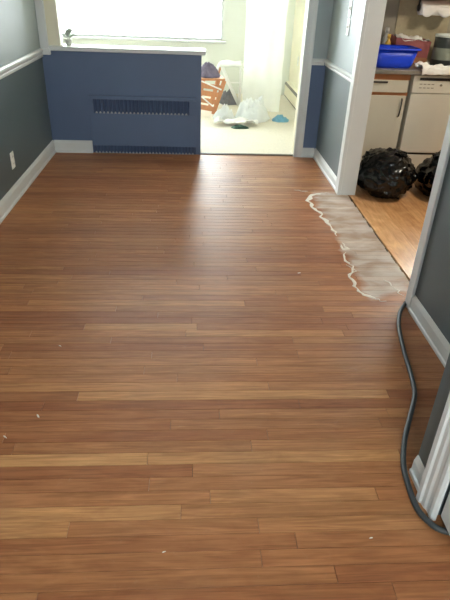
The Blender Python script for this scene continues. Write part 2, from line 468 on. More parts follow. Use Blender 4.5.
floor = MB().box(XL, 1.29, YB, YF+0.03, -0.06, -0.019).build('floor', M_DARK)
struct(floor, 'worn reddish-brown oak strip floor of the empty room', 'floor')
PW = 0.0572
# planks the photograph shows clearly lighter or darker / redder: pixel on the plank and its (hue, pale) tint
MARKS = [((40, 458), (0.95, 0.75)), ((60, 508), (0.9, 0.55)), ((40, 529), (0.9, 0.5)), ((300, 462), (0.8, 0.6)), ((60, 478), (0.25, 0.0)),
         ((230, 440), (0.15, 0.05)), ((330, 392), (0.9, 0.5)), ((120, 328), (0.9, 0.5)), ((60, 550), (0.3, 0.0)), ((350, 520), (0.6, 0.3)),
         ((200, 385), (0.85, 0.35)), ((100, 300), (0.8, 0.3)), ((60, 420), (0.3, 0.05)), ((220, 545), (0.35, 0.05)), ((400, 575), (0.2, 0.0)),
         ((100, 590), (0.5, 0.15)), ((60, 345), (0.2, 0.0)), ((250, 580), (0.4, 0.1)), ((330, 545), (0.5, 0.1)), ((300, 500), (0.7, 0.4))]
marks = [(on_floor(*p), t) for p, t in MARKS]
rows = []
y = 0.62
while y < YF+0.03:
    rows.append(y); y += PW
y = 0.62-PW
n_parts = 0
extra = []
def row_cuts(x0, x1, lo, hi):
    cuts = [x0, x0 + random.uniform(0.25, hi)]
    while cuts[-1] < x1-0.22:
        cuts.append(cuts[-1] + random.uniform(lo, hi))
    cuts[-1] = x1
    if cuts[-1]-cuts[-2] < 0.1: del cuts[-2]
    return cuts
for y0 in rows:
    y1 = min(y0+PW, YF+0.03)
    row_h = random.gauss(0.45, 0.18)
    cuts = row_cuts(XL, 1.285 + random.uniform(-0.006, 0.004), 0.55, 1.35)
    for a, c in zip(cuts, cuts[1:]):
        t = (min(1, max(0, random.gauss(row_h, 0.17))), max(0, random.gauss(0.06, 0.14)), random.random(), 1)
        for p, mk in marks:
            if a <= p.x < c and y0 <= p.y < y1: t = (mk[0], mk[1], t[2], 1)
        if n_parts < 300:
            o = bpy.data.objects.new('plank', plank_mesh('plank', a, c, y0, y1, 0.0, -0.019, 0.0008, t, M_OAK))
            COL.objects.link(o); o.parent = floor
            n_parts += 1
        else:
            extra.append((a, c, y0, y1, t))
y = 0.62
while y > YB:
    cuts = row_cuts(XL, 1.285, 0.6, 1.4)
    for a, c in zip(cuts, cuts[1:]):
        extra.append((a, c, max(YB, y-PW), y, (min(1, max(0, random.gauss(0.45, 0.25))), max(0, random.gauss(0.06, 0.14)), random.random(), 1)))
    y -= PW
vs, fs, cols = [], [], []
for a, c, y0, y1, t in extra:
    k = len(vs); g = 0.0005
    vs += [(a+g, y0+g, -0.019), (c-g, y0+g, -0.019), (c-g, y1-g, -0.019), (a+g, y1-g, -0.019), (a+g, y0+g, 0), (c-g, y0+g, 0), (c-g, y1-g, 0), (a+g, y1-g, 0)]
    fs += [tuple(k+i for i in f) for f in ((3, 2, 1, 0), (0, 1, 5, 4), (1, 2, 6, 5), (2, 3, 7, 6), (3, 0, 4, 7), (4, 5, 6, 7))]
    cols += [t]*8
me = bpy.data.meshes.new('more_planks'); me.from_pydata(vs, [], fs)
at = me.attributes.new('tint', 'FLOAT_COLOR', 'POINT')
for i, t in enumerate(cols): at.data[i].color = t
me.materials.append(M_OAK)
o = bpy.data.objects.new('more_planks', me); COL.objects.link(o); o.parent = floor; o['kind'] = 'stuff'

# jagged dried glue line left on the boards by the doorway
M_GLUE = mat('dried_glue', (218, 213, 202), 0.7, 0.12, 40, 0.4, 120)
def smear(pts, w, seed):
    rnd = random.Random(seed)
    P = []
    for (ax, ay), (bx, by) in zip(pts, pts[1:]):
        n = max(2, int(math.hypot(bx-ax, by-ay)/2.2))
        for k in range(n):
            f = k/n
            q = on_floor(ax+(bx-ax)*f, ay+(by-ay)*f); P.append(q)
    P.append(on_floor(*pts[-1]))
    top, bot = [], []
    for i, q in enumerate(P):
        t = (P[min(i+1, len(P)-1)]-P[max(i-1, 0)]).normalized()
        nrm = Vector((-t.y, t.x, 0))
        e = min(1.0, 4*min(i, len(P)-1-i)/max(1, len(P)-1)+0.15)
        q = q + nrm*rnd.gauss(0, 0.006)
        wl, wr = w*e*rnd.uniform(0.1, 1.5), w*e*rnd.uniform(0.1, 1.5)
        top.append((q+nrm*wl, q-nrm*wr))
    b = MB(); n = len(top)
    vs = [(p.x, p.y, 0.0002) for pr in top for p in pr] + [((a.x*0.75+c.x*0.25), (a.y*0.75+c.y*0.25), 0.0022) for a, c in top] + [((a.x*0.25+c.x*0.75), (a.y*0.25+c.y*0.75), 0.0022) for a, c in top]
    fs = []
    for i in range(n-1):
        A, B_, C, D = 2*i, 2*i+1, 2*i+2, 2*i+3
        E1, E2, G1, G2 = 2*n+i, 2*n+i+1, 3*n+i, 3*n+i+1
        fs += [(A, C, E2, E1), (E1, E2, G2, G1), (G1, G2, D, B_)]
    b.add(vs, fs, 0, True)
    return b
for k, (pts, w) in enumerate([
        ([(329, 193), (318, 193.5), (311, 196), (309, 201), (313, 207), (319, 212), (324, 219), (331, 226), (337, 236)], 0.016),
        ([(341, 243), (345, 246), (349, 249), (343, 250), (341, 244)], 0.012),
        ([(344, 252), (345, 259), (348, 263), (353, 266), (355, 271), (351, 274)], 0.008),
        ([(346, 265), (352, 270), (350, 277), (356, 284), (358, 291), (365, 294), (376, 299), (386, 302)], 0.0095),
        ([(294, 190), (301, 191), (308, 191.5)], 0.006),
        ([(384, 279), (390, 284), (395, 289), (402, 296)], 0.006)]):
    o = smear(pts, w, k).build('glue_residue', M_GLUE, floor)
    o['label'] = 'dried white glue smear on the bare boards'
# dark strip where the living room carpet meets the boards
struct(MB().prism([(YF+0.005, 0.0), (YF+0.05, 0.0), (YF+0.045, 0.010), (YF+0.015, 0.010)], 'x', 0.09, 1.01).build('trim_14', mat('dark_wood_threshold', (72, 56, 44), 0.5, 0.1)), 'dark threshold strip between the boards and the carpet', 'threshold')

# kitchen laminate
kf = MB().box(1.29, 3.9, 1.28, 5.48, -0.06, -0.013).build('floor_kitchen', M_DARK)
struct(kf, 'honey-coloured laminate floor of the kitchen', 'floor')
x = 1.299; i = 0
while x < 3.9:
    x1 = min(x+0.19, 3.9)
    cuts = [1.28]
    c = 1.28 + (0.3 + 0.37*i) % 1.2 + 0.1
    while c < 5.3: cuts.append(c); c += 1.2
    cuts.append(5.48)
    for a, c in zip(cuts, cuts[1:]):
        t = (random.random(), max(0, random.gauss(0.2, 0.2)), random.random(), 1)
        o = bpy.data.objects.new('plank', plank_mesh('laminate_plank', x, x1, a, c, 0, -0.012, 0.0003, t, M_LAMINATE))
        COL.objects.link(o); o.parent = kf
    x = x1; i += 1
# carpet
M_CARPET = mat('beige_carpet', (222, 213, 192), 0.95, 0.10, 60, 1.0, 500, sheen=0.3)
struct(MB().box(-3.08, 1.45, YF+0.03, 8.6, -0.06, 0.006).build('floor_living_room', M_CARPET), 'beige carpet of the living room', 'carpet')

# ------------------------------------------------------------------ heating grille panel in the half wall
r = empty('convector_cover', (-0.455, YF, 0)); tag(r, 'navy painted heater cover with louvre rows set in half wall', 'heater cover')
hw, T = 0.495, 0.022
b = MB()
b.box(-hw, hw, -T, -0.001, 0.075, 0.375, 0, 0.004)
b.box(-hw, hw, -T, -0.001, 0.500, 0.535, 0, 0.004)
b.box(-hw, -hw+0.035, -T, -0.001, 0.375, 0.500).box(hw-0.065, hw, -T, -0.001, 0.375, 0.500)
b.build('panel', M_NAVY, r)
MB().box(-hw, hw, -0.004, -0.001, 0.002, 0.5).build('backing', mat('grille_shadow', (66, 80, 108), 0.7), r)
n = 26
fin_me = None
M_FIN = mat('navy_fin_paint', (76, 94, 126), 0.4, 0.05)
for k in range(n):
    xk = -hw+0.045 + (2*hw-0.12)*k/(n-1)
    if fin_me is None:
        o = MB().add([(-0.011, -0.018, 0), (-0.007, -0.02, 0), (0.011, -0.006, 0), (0.007, -0.004, 0), (-0.011, -0.018, 0.124), (-0.007, -0.02, 0.124), (0.011, -0.006, 0.124), (0.007, -0.004, 0.124)],
                     [(3, 2, 1, 0), (4, 5, 6, 7), (0, 1, 5, 4), (1, 2, 6, 5), (2, 3, 7, 6), (3, 0, 4, 7)]).build('louvre_fin', M_FIN, r)
        fin_me = o.data
    else:
        o = bpy.data.objects.new('louvre_fin', fin_me); COL.objects.link(o); o.parent = r
    o.location = (xk, 0, 0.3755)
M_CHIP = mat('bare_chipped_metal', (170, 172, 176), 0.5, 0.25, 60)
tooth = None
for k in range(n-1):
    xk = -hw+0.045 + (2*hw-0.12)*(k+0.5)/(n-1)
    if tooth is None:
        o = MB().prism([(-0.012, 0), (0.012, 0), (0.004, 0.016), (-0.004, 0.016)], 'y', -0.021, -0.015).build('louvre_tooth', M_CHIP, r); tooth = o.data
    else:
        o = bpy.data.objects.new('louvre_tooth', tooth); COL.objects.link(o); o.parent = r
    o.location = (xk, 0, 0.376)
for k in range(30):
    xk = -hw+0.03 + (2*hw-0.06)*k/29
    o = bpy.data.objects.new('louvre_tooth', tooth); COL.objects.link(o); o.parent = r
    o.location = (xk, 0, 0.004)
for k in range(30):
    o = bpy.data.objects.new('louvre_fin', fin_me); COL.objects.link(o); o.parent = r
    o.location = (-hw+0.03 + (2*hw-0.06)*(k+0.5)/30, 0, 0.004); o.scale = (1, 1, 0.56)

# ------------------------------------------------------------------ wall plates
M_PLATE = mat('white_plastic', (236, 236, 230), 0.35, 0.02)
def plate(name, loc, face, label, cat, toggles):
    """wall plate facing +x (face=1) or -x (face=-1)"""
    r = empty(name, loc); tag(r, label, cat)
    def bx(x0, x1, *a): return MB().box(min(x0*face, x1*face), max(x0*face, x1*face), *a)
    bx(0, 0.006, -0.037, 0.037, -0.06, 0.06, 0, 0.002).build('cover_plate', M_PLATE, r)
    for z in toggles[1]:
        if toggles[0] == 'socket':
            s = bx(0.006, 0.009, -0.017, 0.017, z-0.014, z+0.014, 0, 0.001).build('socket', M_PLATE, r)
            b = MB()
            for yy in (-0.007, 0.007):
                x0, x1 = sorted((0.0088*face, 0.0096*face)); b.box(x0, x1, yy-0.0012, yy+0.0012, z-0.004, z+0.006)
            b.build('slot', M_DARK, s)
        else:
            bx(0.006, 0.016, -0.006, 0.006, z-0.012, z+0.012, 0, 0.002).build('toggle', M_PLATE, r)
    return r
plate('wall_outlet', (XL, 4.05, 0.285), 1, 'white wall outlet low on the dark left wall', 'outlet', ('socket', (-0.025, 0.025)))
plate('light_switch', (XR, 4.69, 1.335), -1, 'upper white light switch beside the kitchen doorway', 'switch', ('toggle', (0.0,)))
plate('light_switch', (XR, 4.68, 1.205), -1, 'lower white light switch beside the kitchen doorway', 'switch', ('toggle', (0.0,)))
plate('wall_outlet', (1.45, 7.95, 0.56), -1, 'cream outlet on the living room right wall', 'outlet', ('socket', (-0.025, 0.025)))

# ------------------------------------------------------------------ hose on the floor
HP = [(406, 303), (401, 310), (399, 318), (399, 328), (404, 351), (409, 368), (413.5, 385), (414.5, 398), (409, 421), (404.5, 441), (403.5, 464), (408.5, 486), (417.5, 509), (430, 523), (441, 530)]
ctl = [on_floor(px, py, 0.013) for px, py in HP]
ctl[0].z = 0.012
ctl += [Vector((0.85, 1.045, 0.013)), Vector((0.93, 1.0, 0.013))]
pts = []
for i in range(len(ctl)-1):
    p0, p1, p2, p3 = ctl[max(i-1, 0)], ctl[i], ctl[i+1], ctl[min(i+2, len(ctl)-1)]
    nn = max(4, int((p2-p1).length/0.004))
    for k in range(nn):
        t = k/nn
        pts.append(0.5*((2*p1) + (p2-p0)*t + (2*p0-5*p1+4*p2-p3)*t*t + (3*p1-p0-3*p2+p3)*t**3))
pts.append(ctl[-1])
r = empty('hose', tuple(ctl[0])[:2]+(0,)); tag(r, 'grey ribbed hose snaking along the floor beside the dark wall', 'hose')
r0 = Vector((ctl[0].x, ctl[0].y, 0))
M_HOSE = mat('grey_hose_rubber', (58, 64, 66), 0.5, 0.1, 20)
MB().tube([p-r0 for p in pts], lambda k: 0.0106 if k % 2 else 0.0095, 12).build('hose_body', M_HOSE, r)
d0 = (pts[0]-pts[6]).normalized()
MB().tube([pts[3]-r0, pts[0]-r0, pts[0]+d0*0.02-r0], 0.0128, 14).build('hose_cuff', mat('black_rubber', (26, 26, 28), 0.4), r)

# ------------------------------------------------------------------ flecks
M_FLECK = mat('white_paint_fleck', (235, 232, 224), 0.6)
for (px, py, s, lab) in ((5, 437, 0.007, 'white paint fleck nearest the left edge of the floor'), (38, 416, 0.008, 'white paint fleck left of middle on the boards'),
                    (60, 346, 0.005, 'tiny pale fleck farther back on the left boards'), (299, 273, 0.007, 'white fleck on the boards near the glue line'),
                    (164, 552, 0.004, 'tiny fleck on the nearest boards at lower middle'), (371, 538, 0.004, 'tiny fleck on the nearest boards at lower right')):
    q = on_floor(px, py)
    a = random.uniform(0.5, 1.1)
    vs = [(s*1.7*math.cos(t), s*0.6*math.sin(t)*random.uniform(0.6, 1.2), 0.0003) for t in [k*math.pi/3 for k in range(6)]]
    n = len(vs)
    vs += [(x*0.7, yy*0.7, 0.0022) for x, yy, z in vs]
    o = MB().add(vs, [tuple(range(n))[::-1], tuple(range(n, 2*n))] + [(i, (i+1) % n, n+(i+1) % n, n+i) for i in range(n)]).build('paint_fleck', M_FLECK, None, (q.x, q.y, 0))
    o.rotation_euler.z = -a if px < 100 else 0.3
    tag(o, lab, 'fleck', 'white flecks on the floor')

# ------------------------------------------------------------------ kitchen
M_CAB = mat('cream_cabinet', (206, 199, 180), 0.45, 0.03)
M_OAKTRIM = mat('orange_oak_trim', (172, 110, 66), 0.45, 0.12, 6, stretch=(1, 8, 8))
M_COUNTER = mat('grey_laminate_counter', (126, 120, 110), 0.35, 0.12, 60)
M_HANDLE = mat('dark_metal_handle', (64, 58, 52), 0.35, 0.05, metal=0.6)
CY = 4.87
struct(MB().box(1.87, 3.9, 5.468, 5.48, 0.885, 1.10).box(1.87, 2.36, 5.468, 5.48, 1.10, 1.44).build('trim_15', M_KSPLASH), 'olive tan backsplash behind the kitchen counter', 'backsplash')
r = empty('base_cabinet', (1.62, CY, 0)); tag(r, 'cream base cabinet with oak rails behind the rubbish bag', 'cabinet')
MB().box(-0.255, 0.255, 0.02, 0.60, 0.09, 0.848).box(-0.255, 0.255, 0.07, 0.60, 0.0, 0.09).build('body', M_CAB, r)
MB().box(-0.255, 0.255, 0.0, 0.02, 0.800, 0.848).build('top_rail', M_OAKTRIM, r)
MB().box(-0.255, 0.255, 0.003, 0.02, 0.672, 0.700).build('middle_rail', M_OAKTRIM, r)
d = MB().box(-0.25, 0.238, -0.016, 0.003, 0.700, 0.798, 0, 0.003).build('drawer', M_CAB, r)
MB().box(-0.09, 0.055, -0.028, -0.016, 0.776, 0.791, 0, 0.003).build('handle', M_HANDLE, d)
d = MB().box(-0.25, 0.238, -0.016, 0.003, 0.10, 0.674, 0, 0.003).build('door', M_CAB, r)
MB().tube([(0.207, -0.016, 0.652), (0.205, -0.034, 0.640), (0.203, -0.036, 0.57), (0.2, -0.034, 0.51), (0.198, -0.016, 0.498)], 0.006, 8).build('handle', M_HANDLE, d)
# dishwasher
M_DW = mat('almond_enamel', (212, 208, 194), 0.3, 0.02)
r = empty('dishwasher', (2.19, CY, 0)); tag(r, 'almond dishwasher with control panel beside the base cabinet', 'dishwasher')
MB().box(-0.295, 0.295, 0.01, 0.58, 0.02, 0.845).build('body', M_DW, r)
cp = MB().box(-0.293, 0.293, -0.022, 0.01, 0.702, 0.845, 0, 0.005).build('control_panel', M_DW, r)
MB().box(-0.24, 0.26, -0.0245, -0.021, 0.806, 0.828).build('latch_slot', mat('black_plastic', (30, 28, 28), 0.4), cp)
M_MARK = mat('faint_grey_print', (130, 124, 110), 0.5)
for zz in (0.772, 0.742):
    for k in range(4):
        MB().box(-0.235+0.035*k, -0.210+0.035*k, -0.0232, -0.0215, zz, zz+0.007).build('button_mark', M_MARK, cp)
MB().lathe([(0.010, -0.021), (0.009, -0.032), (0.004, -0.033)], (-0.045, 0, 0.770), 14, axis='y').build('dial', M_MARK, cp)
MB().box(-0.293, 0.293, -0.020, 0.01, 0.185, 0.697, 0, 0.005).build('door', M_DW, r)
MB().box(-0.293, 0.293, 0.0, 0.01, 0.165, 0.185).build('gap_strip', MATS['black_plastic'], r)
MB().box(-0.293, 0.293, -0.010, 0.01, 0.03, 0.165, 0, 0.004).build('kick_panel', M_DW, r)
r = empty('base_cabinet', (3.19, CY, 0)); tag(r, 'cream base cabinet hidden right of the dishwasher', 'cabinet')
MB().box(-0.70, 0.70, 0.02, 0.60, 0.0, 0.848).build('body', M_CAB, r)
for s in (-1, 1): MB().box(s*0.35-0.34, s*0.35+0.34, 0.0, 0.02, 0.10, 0.80, 0, 0.003).build('door', M_CAB, r)
ct = MB().box(XR+0.122, 3.89, CY-0.035, 5.466, 0.848, 0.884, 0, 0.006).build('countertop', M_COUNTER)
tag(ct, 'grey laminate kitchen countertop over cabinet and dishwasher', 'countertop')
# unseen flush ceiling lamp, added to brighten the kitchen
r = empty('kitchen_fill_lamp', (2.55, 3.7, ZC)); tag(r, 'unseen round ceiling lamp added to brighten the kitchen', 'lamp')
MB().lathe([(0.17, 0), (0.175, -0.02), (0.16, -0.025)], n=32).build('lamp_base', M_TRIM, r)
me_ = bpy.data.materials.new('fill_lamp_glow'); me_.use_nodes = True
me_.node_tree.nodes['Principled BSDF'].inputs['Emission Color'].default_value = (1.0, 0.90, 0.75, 1)
me_.node_tree.nodes['Principled BSDF'].inputs['Emission Strength'].default_value = 44.0
MB().lathe([(0.155, -0.025), (0.15, -0.05), (0.11, -0.075), (0.05, -0.085), (0.01, -0.086)], n=32).build('lamp_shade', me_, r)
# wall cabinet above
r = empty('wall_cabinet', (1.84, 5.16, 1.445)); tag(r, 'oak trimmed wall cabinet above the paper towel', 'cabinet')
MB().box(-0.47, 0.47, 0.02, 0.305, 0.0, 0.66).build('body', M_OAKTRIM, r)
for s in (-1, 1): MB().box(s*0.235-0.23, s*0.235+0.23, 0.0, 0.02, 0.01, 0.65, 0, 0.003).build('door', M_CAB, r)
# paper towel under it
r = empty('paper_towel', (2.16, 5.36, 1.335)); tag(r, 'white paper towel roll hanging under the wall cabinet', 'paper towel')
M_TOWEL = mat('white_paper', (236, 234, 228), 0.9, 0.03, 30, 0.2, 60)
MB().lathe([(0.018, -0.14), (0.056, -0.14), (0.058, -0.136), (0.058, 0.136), (0.056, 0.14), (0.018, 0.14)], (0, 0, 0), 32, axis='x').build('roll', M_TOWEL, r)
vs, fs = [], []
for i in range(9):
    for j in range(13):
        u, w = i/8, j/12
        vs.append((-0.135+0.27*w, -0.0595-0.018*math.sin(u*3)*w, 0.015-(0.10*u)*(0.35+0.5*abs(math.sin(w*5.2+0.6)))))
for i in range(8):
    for j in range(12): a = i*13+j; fs.append((a, a+1, a+14, a+13))
o = MB().add(vs, fs, 0, True).build('loose_sheet', M_TOWEL, r); sm = o.modifiers.new('thickness', 'SOLIDIFY'); sm.thickness = 0.002
for s in (-1, 1):
    b = MB().lathe([(0.03, s*0.143), (0.032, s*0.15), (0.022, s*0.16)], (0, 0, 0), 20, axis='x').box(min(s*0.146, s*0.154), max(s*0.146, s*0.154), -0.012, 0.012, 0, 0.108)
    b.build('bracket', MATS['black_plastic'], r)
# blue basin
r = empty('dish_basin', (1.735, 5.06, 0.8842)); tag(r, 'bright blue plastic dish basin on the kitchen counter', 'basin')
M_BLUE = mat('blue_plastic', (22, 66, 214), 0.35, 0.04)
R_ = [rrect(0.15, 0.125, 0.05, 0.0), rrect(0.165, 0.135, 0.055, 0.02), rrect(0.195, 0.155, 0.06, 0.152)]
inn = [rrect(0.190, 0.150, 0.056, 0.152), rrect(0.160, 0.130, 0.05, 0.022), rrect(0.14, 0.11, 0.04, 0.008)]
MB().rings(R_+inn).build('bowl', M_BLUE, r)
MB().rings([rrect(0.193, 0.153, 0.058, 0.146), rrect(0.212, 0.172, 0.065, 0.146), rrect(0.216, 0.176, 0.066, 0.150), rrect(0.212, 0.172, 0.065, 0.158), rrect(0.193, 0.153, 0.058, 0.158)], cap0=False, cap1=False).build('rim', M_BLUE, r)
# rose box of odds and ends
r = empty('open_box', (1.985, 5.35, 0.8842)); tag(r, 'dusty red open carton with white paper beside the basin', 'carton')
M_ROSE = mat('dusty_red_card', (146, 80, 78), 0.6, 0.1, 12); M_KRAFT = mat('brown_card', (150, 100, 66), 0.7, 0.08, 12)
MB().box(-0.155, 0.155, -0.10, 0.10, 0.0, 0.055, 0, 0.003).build('tray', M_KRAFT, r)
b = MB()
b.add([(-0.15, -0.095, 0.05), (0.15, -0.095, 0.05), (0.15, 0.095, 0.05), (-0.15, 0.095, 0.05), (-0.165, -0.105, 0.215), (0.16, -0.105, 0.19), (0.16, 0.105, 0.20), (-0.165, 0.105, 0.225)],
      [(3, 2, 1, 0), (0, 1, 5, 4), (1, 2, 6, 5), (2, 3, 7, 6), (3, 0, 4, 7)])
o = b.build('carton', M_ROSE, r); sm = o.modifiers.new('thickness', 'SOLIDIFY'); sm.thickness = 0.004
def crumple(name, mt, parent, nx, ny, sx, sy, fn, thick=0.0015):
    vs, fs = [], []
    for i in range(nx+1):
        for j in range(ny+1):
            u, w = i/nx-0.5, j/ny-0.5
            vs.append(fn(u*sx, w*sy))
    for i in range(nx):
        for j in range(ny): a = i*(ny+1)+j; fs.append((a, a+1, a+ny+2, a+ny+1))
    o = MB().add(vs, fs, 0, True).build(name, mt, parent)
    s_ = o.modifiers.new('thickness', 'SOLIDIFY'); s_.thickness = thick
    return o
nz = lambda x, y, s, k=0: noise.noise(Vector((x*s+k, y*s-k, k*1.7)))
crumple('paper', M_TOWEL, r, 16, 12, 0.28, 0.2, lambda x, y: (x, y-0.01, 0.205-0.1*x+0.05*nz(x, y, 14, 3)))
# bottles behind the basin
def bottle(loc, h, rr, rgb, cap, label):
    r = empty('bottle', loc); tag(r, label, 'bottle', 'bottles on the kitchen counter')
    MB().lathe([(rr*0.9, 0), (rr, 0.005), (rr, h*0.62), (rr*0.85, h*0.7), (rr*0.4, h*0.8), (rr*0.38, h*0.88)], n=18).build('bottle_body', mat('plastic_%d_%d_%d' % rgb, rgb, 0.35), r)
    MB().lathe([(rr*0.48, h*0.86), (rr*0.48, h), (rr*0.3, h)], n=18).build('cap', mat('plastic_%d_%d_%d' % cap, cap, 0.4), r)
bottle((1.775, 5.32, 0.8842), 0.235, 0.03, (214, 170, 70), (226, 180, 80), 'yellow bottle peeking over the blue basin')
bottle((1.785, 5.42, 0.8842), 0.28, 0.036, (176, 172, 164), (206, 202, 196), 'pale grey bottle between basin and carton')
# canister
r = empty('canister', (2.262, 5.20, 0.8842)); tag(r, 'dark grey canister with pale lid on the kitchen counter', 'canister')
MB().lathe([(0.098, 0.0), (0.102, 0.004), (0.102, 0.235), (0.098, 0.24)], n=36).build('canister_body', mat('charcoal_tin', (48, 54, 54), 0.4, 0.06), r)
MB().lathe([(0.1025, 0.055), (0.1032, 0.057), (0.1032, 0.150), (0.1025, 0.152)], n=36, cap0=False, cap1=False).build('label_band', mat('sage_label', (128, 134, 122), 0.5, 0.08, 20), r)
MB().lathe([(0.104, 0.236), (0.106, 0.238), (0.106, 0.256), (0.103, 0.259), (0.09, 0.259)], n=36).build('lid', mat('pale_lid', (214, 220, 214), 0.35), r)
# sheets of paper on the counter, hanging over its front edge
def drape(x, y):
    # y runs back (positive) to front (negative); folds over the counter edge at e
    z = 0.004+0.05*abs(nz(x, y, 9, 5)) + 0.018*abs(nz(x, y, 27, 2))
    e = -0.075
    if y < e:
        d = (e-y)*(0.75+1.2*abs(nz(x, 0.3, 6, 8)))
        return (x, e-min(d, 0.010)-0.004-0.3*z*min(1, d*40), 0.006+z*max(0, 1-d*40)-max(0, d-0.008))
    return (x, y, z)
r = crumple('paper_sheet', M_TOWEL, None, 40, 32, 0.40, 0.25, drape); r.location = (2.14, 4.906, 0.8845)
tag(r, 'crumpled white paper sheet hanging over the counter edge', 'paper')

# rubbish bags
def bagmat():
    mt = mat('black_bin_liner', (5, 5, 6), 0.17, 0.1, 10, 0.5, 16, spec=0.5)
    return mt
def blob(radii, seed, amp, ridg, fr, zmin, knot=0.0, sub=5):
    bm = bmesh.new()
    bmesh.ops.create_icosphere(bm, subdivisions=sub, radius=1)
    for v in bm.verts:
        d = v.co.normalized()
        k = noise.noise(d*1.3+Vector((seed, 0, 0)))*amp
        rg = 1-abs(noise.noise(d*fr+Vector((0, seed, 3)))*2); rg2 = 1-abs(noise.noise(Vector((d.x*fr*1.1, d.y*fr*1.1, d.z*fr*3))+Vector((seed, 9, 3)))*2)
        s = 1+k+ridg*(rg**3)+ridg*0.7*(rg2**3)
        p = Vector((d.x*radii[0]*s, d.y*radii[1]*s, d.z*radii[2]*s))
        if knot and d.z > 0.86:
            p.z += knot*((d.z-0.86)/0.14)**1.5
        if p.z < zmin: 
            over = zmin-p.z
            p.z = zmin + 0.002*noise.noise(p*30); p.x *= 1+over*0.5; p.y *= 1+over*0.5
        v.co = p
    return bm
def bag(loc, radii, seed, label, knot, kdir):
    r = empty('rubbish_bag', loc); tag(r, label, 'rubbish bag', 'black rubbish bags on the kitchen floor')
    zc = radii[2]*0.8
    o = MB().bm(blob(radii, seed, 0.16, 0.10, 2.4, -zc, 0.0), 0, True).build('bag_body', bagmat(), r); o.location = (0, 0, zc+0.003)
    # gathered, tied neck
    rs = []
    top = zc+radii[2]*0.93
    for k in range(12):
        u = k/11
        rad = 0.06*(1-u)**1.2+0.012+(0.06*max(0, u-0.4))
        ring = []
        for i in range(30):
            a = 2*math.pi*i/30
            q = rad*(1+0.28*math.sin(a*7+u*2+seed)*min(1, u+0.3))
            ring.append((kdir[0]*u+q*math.cos(a), kdir[1]*u+q*math.sin(a), top-0.035+0.05*math.sin(u*2.2)+0.012*math.sin(a*5)*u))
        rs.append(ring)
    MB().rings(rs).build('tied_neck', bagmat(), r)
    return r
bag((1.595, 4.30, 0), (0.215, 0.26, 0.195), 2.3, 'fuller black rubbish bag beside the doorway jamb', 0.05, (0.08, -0.10))
bag((2.10, 4.25, 0), (0.205, 0.29, 0.185), 7.9, 'lower black rubbish bag in front of the dishwasher', 0.04, (-0.10, 0.0))

# ------------------------------------------------------------------ on the ledge: small silvery plant
r = empty('potted_plant', (-1.10, YF+0.085, 0.936)); tag(r, 'small silvery plant at the left end of the ledge', 'plant')
MB().lathe([(0.022, 0), (0.032, 0.045), (0.034, 0.05), (0.029, 0.05), (0.026, 0.042)], n=18).build('pot', mat('grey_pot', (196, 194, 186), 0.5), r)
M_LEAF = mat('silvery_leaf', (186, 194, 184), 0.6, 0.2, 30)
rnd = random.Random(5)
leaf_me = None
for k in range(26):
    if leaf_me is None:
        o = MB().add([(0, 0, 0), (0.35, 0.012, 0.03), (0.7, 0.010, 0.04), (1, 0, 0.01), (0.7, -0.010, 0.04), (0.35, -0.012, 0.03), (0.5, 0, 0.015)][:0] or
                     [(0, 0, 0), (0.035, 0.011, 0.012), (0.07, 0.009, 0.012), (0.095, 0, 0.0), (0.07, -0.009, 0.012), (0.035, -0.011, 0.012), (0.05, 0, 0.006)],
                     [(0, 1, 6), (1, 2, 6), (2, 3, 6), (3, 4, 6), (4, 5, 6), (5, 0, 6)]).build('leaf', M_LEAF, r); leaf_me = o.data
    else:
        o = bpy.data.objects.new('leaf', leaf_me); COL.objects.link(o); o.parent = r
    o.location = (rnd.uniform(-0.012, 0.012), rnd.uniform(-0.012, 0.012), 0.044+rnd.uniform(0, 0.03))
    o.rotation_euler = (rnd.uniform(-0.4, 0.4), -rnd.uniform(0.2, 1.45), rnd.uniform(0, 6.28))
    s = rnd.uniform(0.6, 1.05); o.scale = (s, s*1.3, s)

# ------------------------------------------------------------------ living room things
# tall white translucent curtain hung from a short ceiling track
def translucent(name, rgb, f):
    mt = mat(name, rgb, 0.8, 0.05, 8, 0.2, 60)
    nt = mt.node_tree; p = nt.nodes['Principled BSDF']; out = nt.nodes['Material Output']
    t = nt.nodes.new('ShaderNodeBsdfTranslucent'); t.inputs['Color'].default_value = lin(*rgb)
    mx = nt.nodes.new('ShaderNodeMixShader'); mx.inputs[0].default_value = f
    nt.links.new(p.outputs[0], mx.inputs[1]); nt.links.new(t.outputs[0], mx.inputs[2]); nt.links.new(mx.outputs[0], out.inputs['Surface'])
    return mt
M_SHEET = translucent('white_cloth', (244, 245, 240), 0.45)
r = empty('curtain', (0.90, 7.36, 0.0), math.radians(-14)); tag(r, 'tall white translucent curtain hanging beyond the living room opening', 'curtain')
vs, fs = [], []
nxp, nzp = 44, 60
for k in range(nzp+1):
    for i in range(nxp+1):
        u, z = i/nxp, 0.014+2.40*k/nzp
        x = (u-0.5)*0.50*(1+0.05*noise.noise(Vector((z*3.1, 4.2, 2))))+0.012*noise.noise(Vector((z*5, 1.0, u)))
        yv = 0.012*math.sin(u*13+0.8*noise.noise(Vector((z*1.2, u*2, 1)))) + 0.02*noise.noise(Vector((x*5, z*2.0, 7)))
        vs.append((x, yv, z))
for k in range(nzp):
    for i in range(nxp): a = k*(nxp+1)+i; fs.append((a, a+1, a+nxp+2, a+nxp+1))
MB().add(vs, fs, 0, True).build('curtain_cloth', M_SHEET, r)
MB().box(-0.30, 0.30, -0.012, 0.012, 2.415, ZC-0.001, 0, 0.003).build('curtain_track', M_TRIM, r)
